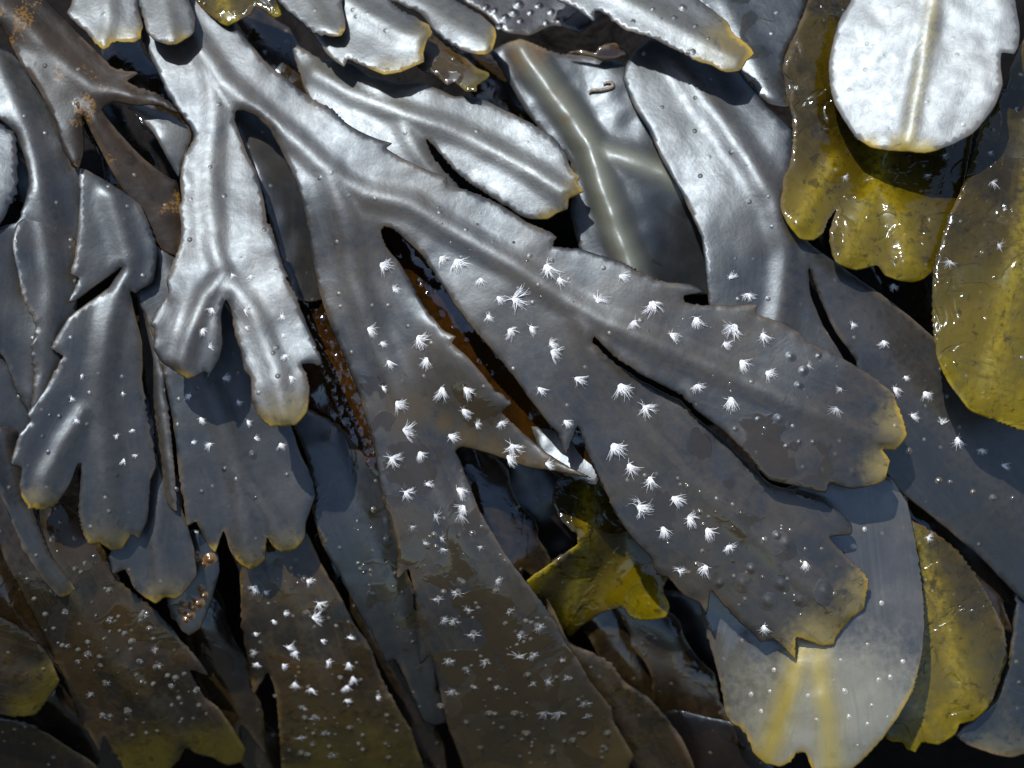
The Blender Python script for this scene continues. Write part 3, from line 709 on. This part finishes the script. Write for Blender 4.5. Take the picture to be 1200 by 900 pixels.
l6 = frond('wet brown scrap carrying small orange bladders under the cleft slate lobe', 'blue', [195,690, 197,710, 202,724, 220,745, 234,737, 247,707, 258,668, 250,630, 225,620, 205,660],
 [(225,630,-32), (200,710,-24), (222,740,-16), (250,680,-26)], riba=0, wave=2)
bm = [dome_mesh('bladder', 5.5, 5.5, MORANGE), dome_mesh('bladder', 4.5, 5, MORANGE)]
for (x, y) in [(213,716), (222,720), (232,706), (226,710), (218,726), (239,697), (216,708), (236,690), (246,655), (238,660), (230,652)]:
    put_part(l6, PR.choice(bm), 'bladder', x, y, PR.uniform(0, 6), PR.uniform(0.7, 1.15))
# ---- lower left
l7 = frond('long brown blistered frond in the lower left ending in olive teeth', 'murky', [-60,480, 20,550, 90,600, 130,655, 143,683, 180,713, 200,733, 213,750, 233,773, 246,793, 223,786, 240,817, 257,830, 273,853, 288,878, 283,893, 267,897, 247,888, 230,883, 217,877, 210,890, 195,905, 160,915, 147,903, 133,880, 122,862, 117,881, 103,857, 95,853, 90,833, 77,800, 57,757, 40,723, 27,697, 7,660, -8,620, -60,560],
 [(-40,520,-50), (40,620,-30), (100,720,-22), (150,700,-36), (160,820,-20), (100,840,-30), (210,880,-18), (270,880,-24), (220,790,-30)],
 ribs=[([-20,540, 30,600, 77,677, 133,777, 187,833, 215,875], 9, 9)], tips=[(190,900,60), (270,890,46), (230,885,40), (150,895,30)])
G = (0, 600)
blisters(l7, [95,130, 150,165, 95,235, 185,275, 120,305, 160,360, 230,350, 280,395, 240,470, 270,525, 310,500, 350,510, 370,600, 325,640, 450,700, 360,715, 465,785, 385,375, 500,365, 525,410, 465,455,
              550,485, 490,525, 550,545, 540,605, 600,610, 690,625, 700,680, 605,680, 265,200, 300,180], 0.85, G, mat=MBLIS)
tufts(l7, [95,130, 150,165, 185,275, 230,350, 240,470, 270,525, 310,500, 350,510, 370,600, 325,640, 450,700, 385,375, 500,365, 550,485, 490,525, 550,545, 600,610, 690,625, 360,715], 0.5, G, wet=True)
frond('blunt olive-grey tip with yellow edge at the left border, low down', 'pale', [-60,700, 0,723, 20,733, 40,747, 57,767, 70,797, 60,813, 43,837, 23,840, 0,838, -60,830],
 [(-50,760,-40), (0,730,-24), (60,800,-10), (20,838,-8)], ribs=[[-40,770, 50,800]], tips=[(62,808,36), (30,838,30)], riba=2)
L8 = FRONDS[-1]; L8.root.children[0].data.materials[0] = M['murky']
frond('dark spotted frond in the bottom left corner', 'murky', [-60,820, 0,840, 33,847, 53,858, 83,877, 113,897, 130,940, -60,960],
 [(-40,840,-50), (50,860,-34), (100,920,-34), (-40,940,-50)], riba=3, wave=3)
L9 = FRONDS[-1]
blisters(L9, [3,858, 17,855, 5,869, 63,888, 57,896, 40,872], 0.7, (0, 0), 1.0, mat=MBLIS)
# ---- bottom middle
b1 = frond('dark tapering frond thickly dotted with white tufts, bottom left of centre', 'murky', [270,640, 280,670, 282,700, 283,733, 290,773, 293,787, 298,814, 313,789, 322,807, 326,840, 328,867, 330,900, 335,960, 520,960, 497,900, 492,884, 483,857, 467,830, 447,793, 435,758, 417,733, 400,700, 377,660, 360,625, 320,600],
 [(310,630,-44), (320,720,-34), (400,720,-36), (370,820,-26), (340,900,-34), (480,900,-34), (430,940,-40)],
 ribs=[([320,620, 345,700, 375,790, 410,880, 430,950], 4, 11)], tips=[(420,960,120)], wave=3)
tufts(b1, [930,280, 1080,240, 960,380, 1000,355, 1120,320, 1100,370, 895,425, 1010,475, 1130,450, 1150,525, 905,530, 995,535, 1035,600, 1095,620, 900,260, 1040,490], 0.75, G)
tufts(b1, [25,440, 25,530, 40,580, 20,610, 15,660, 125,650], 0.75, H)
tufts(b1, [885,490, 1060,690, 1105,720, 1060,790, 1145,775, 1080,850, 1165,855], 0.6, G, wet=True)
blisters(b1, [885,490, 1060,690, 1105,720, 1060,790, 1145,775, 1080,850, 1165,855], 0.8, G, mat=MBLIS)
blisters(b1, [160,715, 75,785, 195,770, 75,835, 165,865, 155,815, 30,760], 0.8, H, mat=MBLIS)
frond('plain dim slate frond squeezed behind the long tufted arm of the largest frond', 'blue', [335,470, 400,500, 450,570, 475,660, 505,750, 530,840, 510,850, 495,843, 477,800, 463,773, 453,776, 440,750, 420,717, 400,677, 378,640, 366,600, 360,540],
 [(370,500,-46), (440,580,-44), (410,660,-34), (490,830,-34), (500,760,-44)], ribs=[[390,520, 430,620, 480,750]], wave=3)
B2 = FRONDS[-1]
blisters(B2, [160,30, 165,90, 150,215, 195,345, 240,455, 80,205, 110,290], 0.6, H)
# ---- knobbly and amber weed seen through the gaps
kn = frond('knobbly amber-brown weed seen through the gap beside the bright forked lobe', 'amber', [335,300, 372,300, 385,360, 410,430, 440,500, 452,560, 420,560, 380,520, 350,480, 345,420, 330,360],
 [(355,310,-40), (370,400,-44), (420,530,-50), (360,480,-60)], riba=0, wave=5, crink=2)
rk = random.Random(11)
kp = []
for a in range(16):
    for c in range(5):
        yy = 350 + a * 13 + rk.uniform(-3, 3); xx = 345 + a * 5.2 + c * 11 + rk.uniform(-3, 3)
        kp += [xx, yy]
kpp = np.array(kp).reshape(-1, 2)
okk = inside(kpp, [(335,300),(372,300),(385,360),(410,430),(440,500),(452,560),(420,560),(380,520),(350,480),(345,420),(330,360)])
blisters(kn, kpp[okk].ravel().tolist(), 1.2, (0, 0), 1.0, 'knob')
am = frond('wet amber frond glinting through the long gap between the two main arms', 'amber', [430,255, 470,270, 520,330, 570,395, 640,470, 700,520, 715,565, 660,560, 600,510, 540,440, 490,380, 450,320],
 [(450,270,-34), (540,380,-40), (620,480,-40), (690,540,-6), (640,545,-30)], riba=0, wave=6, crink=2.4)
blisters(am, [470,320, 490,330, 500,345, 515,370, 530,385, 545,400, 560,425, 575,440, 600,465, 620,490, 465,300], 0.8, (0, 0), 1.0)
gp = frond('silver wrinkled frond glimpsed in the slot below the fork of the largest frond', 'slate', [270,120, 310,130, 355,205, 375,290, 380,350, 345,350, 322,280, 300,205, 280,160],
 [(290,140,-24), (320,230,-16), (350,340,-14), (350,220,-34), (375,300,-34)], riba=0, wave=7, crink=2.6)
# ---- curled olive frond in the centre gap
cu = frond('curled olive frond with wavy yellow rim in the dark gap below centre', 'olive', [655,560, 648,575, 648,590, 653,603, 660,613, 676,627, 677,637, 663,648, 640,664, 617,681, 633,703, 650,723, 667,748, 683,733, 707,717, 730,713, 743,725, 763,727, 780,723, 785,710, 777,690, 790,660, 760,620, 720,580, 690,555],
 [(680,570,-92), (650,590,-70), (675,632,-58), (625,682,-56), (680,670,-96), (667,745,-104), (740,650,-96), (765,720,-70)],
 ribs=[([690,575, 690,640, 665,720], 4, 8)], tips=[(765,718,26), (640,665,12), (622,681,16), (672,638,10)], olives=[(740,700,60)], wave=5, crink=1.8)
frond('dim brown frond emerging low right of the long tufted arm', 'murky', [640,700, 667,752, 695,765, 717,778, 733,800, 760,817, 783,843, 800,867, 815,905, 800,960, 720,960, 660,850],
 [(660,740,-56), (720,800,-46), (790,870,-40), (720,920,-50)], ribs=[[670,760, 730,840, 780,930]], wave=4)
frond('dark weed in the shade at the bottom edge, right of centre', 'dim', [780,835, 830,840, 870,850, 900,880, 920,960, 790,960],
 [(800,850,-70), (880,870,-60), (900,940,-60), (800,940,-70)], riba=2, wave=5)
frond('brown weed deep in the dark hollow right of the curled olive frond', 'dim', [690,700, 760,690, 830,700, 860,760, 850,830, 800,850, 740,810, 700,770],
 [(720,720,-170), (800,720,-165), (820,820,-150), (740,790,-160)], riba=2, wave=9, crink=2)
frond('weed coloured black for the shade, deep in the hollow left of the curled olive frond', 'dim', [520,510, 600,530, 660,560, 680,620, 640,690, 600,660, 560,600, 530,560],
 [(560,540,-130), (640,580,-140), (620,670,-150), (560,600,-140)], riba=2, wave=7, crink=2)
# ---- lower right
e1 = frond('large pale grey wet frond with yellow ribbed notched tip, lower right', 'glaze', [820,690, 823,727, 833,760, 843,797, 850,833, 855,847, 863,850, 873,860, 883,883, 897,895, 913,899, 927,893, 933,883, 943,883, 947,893, 955,906, 987,908, 1007,895, 1033,867, 1053,840, 1070,810, 1078,780, 1083,750, 1083,710, 1078,667, 1070,617, 1063,590, 1046,560, 1000,545, 900,580, 840,640],
 [(880,620,-30), (1000,570,-14), (1060,600,-22), (830,740,-28), (900,760,-14), (1000,700,2), (1080,720,10), (870,850,8), (960,840,32), (970,905,40), (1050,830,38)],
 ribs=[([940,760, 930,797, 908,860, 893,897], 3, 10), ([958,760, 962,797, 970,840, 974,910], 3, 10)], tips=[(930,860,90), (1000,830,90), (960,900,80)], wave=5, crink=1.6, thick=2.2)
blisters(e1, [320,555, 305,630, 440,645, 555,520, 570,630, 665,680, 690,590, 650,465, 775,525, 730,580, 585,720, 720,720, 700,320, 650,745, 615,820, 275,700, 240,640, 470,730, 600,120, 640,60], 0.6, I, mat=MPALE)
e2 = frond('wet olive-yellow frond right of the large pale one, ragged at its tip', 'olive', [1050,590, 1070,610, 1093,623, 1120,643, 1143,673, 1163,707, 1177,737, 1180,767, 1173,793, 1160,827, 1140,845, 1125,848, 1120,860, 1100,873, 1080,870, 1073,882, 1063,878, 1057,870, 1038,865, 1030,800, 1045,700],
 [(1070,620,-52), (1050,720,-46), (1140,700,-36), (1170,770,-24), (1060,870,-16), (1130,840,-16)],
 ribs=[([1075,630, 1105,720, 1120,780, 1140,840], 4, 9), ([1090,690, 1080,780, 1070,870], 3, 8)], tips=[(1070,872,36), (1130,848,40)], olives=[(1100,800,70)], wave=5, crink=1.5)
tufts(e2, [860,90], 0.7, I)
frond('grey frond with one yellow rib in the bottom right corner', 'blue', [1170,640, 1190,700, 1182,770, 1165,820, 1125,855, 1120,862, 1133,873, 1160,883, 1183,888, 1200,884, 1270,860, 1270,640],
 [(1190,660,-60), (1250,680,-60), (1130,865,-30), (1190,880,-22), (1250,850,-30)],
 ribs=[([1185,720, 1173,790, 1178,830, 1195,880], 4, 8)], tips=[(1190,890,36), (1160,885,26)], wave=3)

# ------------------------------------------------------------------ thick midrib of the dark frond
def tube(name, path, mat, fr, seg=18, rough=1.0):
    pts = []
    n = len(path)
    for i in range(n - 1):
        p0 = path[max(0, i - 1)]; p1 = path[i]; p2 = path[i + 1]; p3 = path[min(n - 1, i + 2)]
        m = max(2, int(math.hypot(p2[0] - p1[0], p2[1] - p1[1]) / 4))
        for j in range(m):
            t = j / m
            pts.append([0.5 * ((2*b_) + (-a+c)*t + (2*a-5*b_+4*c-d)*t*t + (-a+3*b_-3*c+d)*t**3) for a, b_, c, d in zip(p0, p1, p2, p3)])
    pts.append(list(path[-1]))
    vs = []; fs = []
    for i, (x, y, w, r) in enumerate(pts):
        a = pts[max(0, i - 1)]; b_ = pts[min(len(pts) - 1, i + 1)]
        tx, ty = b_[0] - a[0], b_[1] - a[1]; L = math.hypot(tx, ty) or 1
        nx, ny = -ty / L, tx / L
        for s in range(seg):
            an = 2 * math.pi * s / seg
            rr = r * (1 + rough * (0.05 * noise.noise(Vector((x / 9, y / 9, an * 1.5))) + 0.035 * math.sin(i * 0.9 + noise.noise(Vector((x / 25, y / 25, 1))) * 4)))
            vs.append(P(x + nx * rr * math.cos(an), y + ny * rr * math.cos(an), w + mound(x, y) + 0.55 * rr * math.sin(an)) - fr.base)
        if i:
            for s in range(seg):
                s2 = (s + 1) % seg
                fs.append(((i-1)*seg+s, (i-1)*seg+s2, i*seg+s2, i*seg+s))
    fs.append(tuple(range(seg))); fs.append(tuple(range((len(pts)-1)*seg, len(pts)*seg))[::-1])
    me = bpy.data.meshes.new(name); me.from_pydata(vs, [], fs); me.shade_smooth(); me.materials.append(mat)
    o = bpy.data.objects.new(name, me); COL.objects.link(o); o.parent = fr.root
    return o
# small hooked fragment lying on the dark frond
hk = bpy.data.objects.new('hooked_fragment', None); COL.objects.link(hk); hk.location = P(710, 104, -20)
tag(hk, 'tiny brown hooked scrap lying on the dark frond beside the thick midrib', 'debris')
class _F: pass
hf = _F(); hf.root = hk; hf.base = P(710, 104, -20)
MSCRAP = simple_mat('scrap_brown', (0.12, 0.085, 0.05), 0.4, 0.6, 1, 4)
tube('scrap', [(690,109,-33,1.6), (694,106,-31,2), (704,106,-30,2.2), (713,104,-29,2.6), (718,101,-28,2.6), (717,97,-28,2.2), (711,97,-29,1.8), (707,99,-30,1.2)], MSCRAP, hf, seg=8)
# reddish scrap wedged under the notched silver frond
class _S: pass
ro = frond('reddish brown torn scrap wedged under the notched silver frond at the top', 'amber', [665,62, 680,58, 698,62, 702,54, 720,50, 732,56, 735,64, 720,70, 705,71, 690,66],
 [(668,62,-22), (700,60,-14), (733,60,-16), (705,71,-18)], riba=0, wave=3, crink=2)

# ------------------------------------------------------------------ dim weed deeper in the heap, seen through the gaps
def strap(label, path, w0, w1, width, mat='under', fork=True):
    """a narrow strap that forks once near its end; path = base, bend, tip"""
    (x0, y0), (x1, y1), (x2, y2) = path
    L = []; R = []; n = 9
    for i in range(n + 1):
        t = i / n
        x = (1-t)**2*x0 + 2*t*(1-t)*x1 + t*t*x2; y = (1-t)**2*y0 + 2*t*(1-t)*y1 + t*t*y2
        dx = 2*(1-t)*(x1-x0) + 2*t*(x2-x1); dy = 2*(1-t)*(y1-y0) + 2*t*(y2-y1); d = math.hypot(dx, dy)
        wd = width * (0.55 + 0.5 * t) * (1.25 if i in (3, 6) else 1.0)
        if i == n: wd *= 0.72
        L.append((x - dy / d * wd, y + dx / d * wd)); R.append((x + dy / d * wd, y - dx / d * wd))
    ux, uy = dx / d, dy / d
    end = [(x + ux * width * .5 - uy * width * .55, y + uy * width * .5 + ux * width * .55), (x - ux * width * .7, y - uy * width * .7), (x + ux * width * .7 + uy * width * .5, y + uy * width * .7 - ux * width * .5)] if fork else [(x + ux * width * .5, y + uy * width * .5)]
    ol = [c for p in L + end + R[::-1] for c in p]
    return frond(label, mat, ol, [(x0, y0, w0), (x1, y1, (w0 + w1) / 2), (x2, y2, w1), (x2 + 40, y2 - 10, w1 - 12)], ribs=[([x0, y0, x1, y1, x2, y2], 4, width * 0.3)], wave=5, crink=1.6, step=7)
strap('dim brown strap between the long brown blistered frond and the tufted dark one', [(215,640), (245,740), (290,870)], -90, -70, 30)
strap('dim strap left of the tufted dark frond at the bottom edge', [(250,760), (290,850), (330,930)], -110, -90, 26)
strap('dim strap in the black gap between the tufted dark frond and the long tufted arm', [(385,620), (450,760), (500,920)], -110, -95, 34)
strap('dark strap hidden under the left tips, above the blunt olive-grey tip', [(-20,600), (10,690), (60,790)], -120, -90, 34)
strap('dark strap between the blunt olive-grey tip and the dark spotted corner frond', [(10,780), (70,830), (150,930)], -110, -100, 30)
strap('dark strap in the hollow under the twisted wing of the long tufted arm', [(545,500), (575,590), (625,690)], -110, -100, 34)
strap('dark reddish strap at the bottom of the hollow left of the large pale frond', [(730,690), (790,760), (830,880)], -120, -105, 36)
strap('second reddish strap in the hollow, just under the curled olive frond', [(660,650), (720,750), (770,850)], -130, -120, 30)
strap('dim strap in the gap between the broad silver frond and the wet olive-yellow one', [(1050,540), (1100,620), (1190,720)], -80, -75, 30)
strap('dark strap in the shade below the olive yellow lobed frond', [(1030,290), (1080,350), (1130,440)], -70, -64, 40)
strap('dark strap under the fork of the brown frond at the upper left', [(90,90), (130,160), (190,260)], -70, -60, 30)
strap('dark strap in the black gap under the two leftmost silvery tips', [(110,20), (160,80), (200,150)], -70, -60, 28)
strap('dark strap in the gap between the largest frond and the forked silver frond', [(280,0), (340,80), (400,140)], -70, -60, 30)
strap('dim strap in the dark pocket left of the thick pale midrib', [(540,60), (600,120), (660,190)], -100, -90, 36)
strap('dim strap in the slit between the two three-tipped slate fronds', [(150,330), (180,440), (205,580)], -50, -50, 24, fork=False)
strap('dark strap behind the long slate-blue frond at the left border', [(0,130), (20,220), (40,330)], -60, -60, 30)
frond('added scrap tilted to glint for the wet amber frond, under the twisted wing near the centre', 'silver', [622,500, 650,505, 690,512, 705,540, 700,568, 670,560, 640,545],
 [(630,505,-25.8), (690,515,-13.7), (700,560,1.8), (650,545,-10.4), (665,530,-12.8)], riba=0, wave=3, crink=2.2)  # added piece, tilted at the sun to give the amber frond its glint

# ------------------------------------------------------------------ uneven pustules on the wet lower blades
scatter(l7, [20,580, 90,620, 200,750, 260,850, 200,870, 110,840, 50,730], 60, 1.0, 21, MBLIS)
scatter(b1, [290,660, 360,650, 420,750, 480,880, 340,890, 300,760], 50, 1.0, 22, MBLIS)
scatter(main, [475,600, 555,600, 650,740, 725,880, 560,890, 500,740], 70, 1.0, 23, MBLIS)
scatter(main, [800,540, 900,600, 1000,660, 990,720, 900,735, 800,680, 760,600], 36, 0.9, 24, MBLIS)
scatter(B2, [400,540, 440,580, 480,720, 490,800, 430,720, 390,640], 24, 0.8, 25, MBLIS)
scatter(main, [470,220, 640,300, 900,370, 1030,460, 900,520, 700,380, 560,330], 36, 0.5, 26, MBLIS)
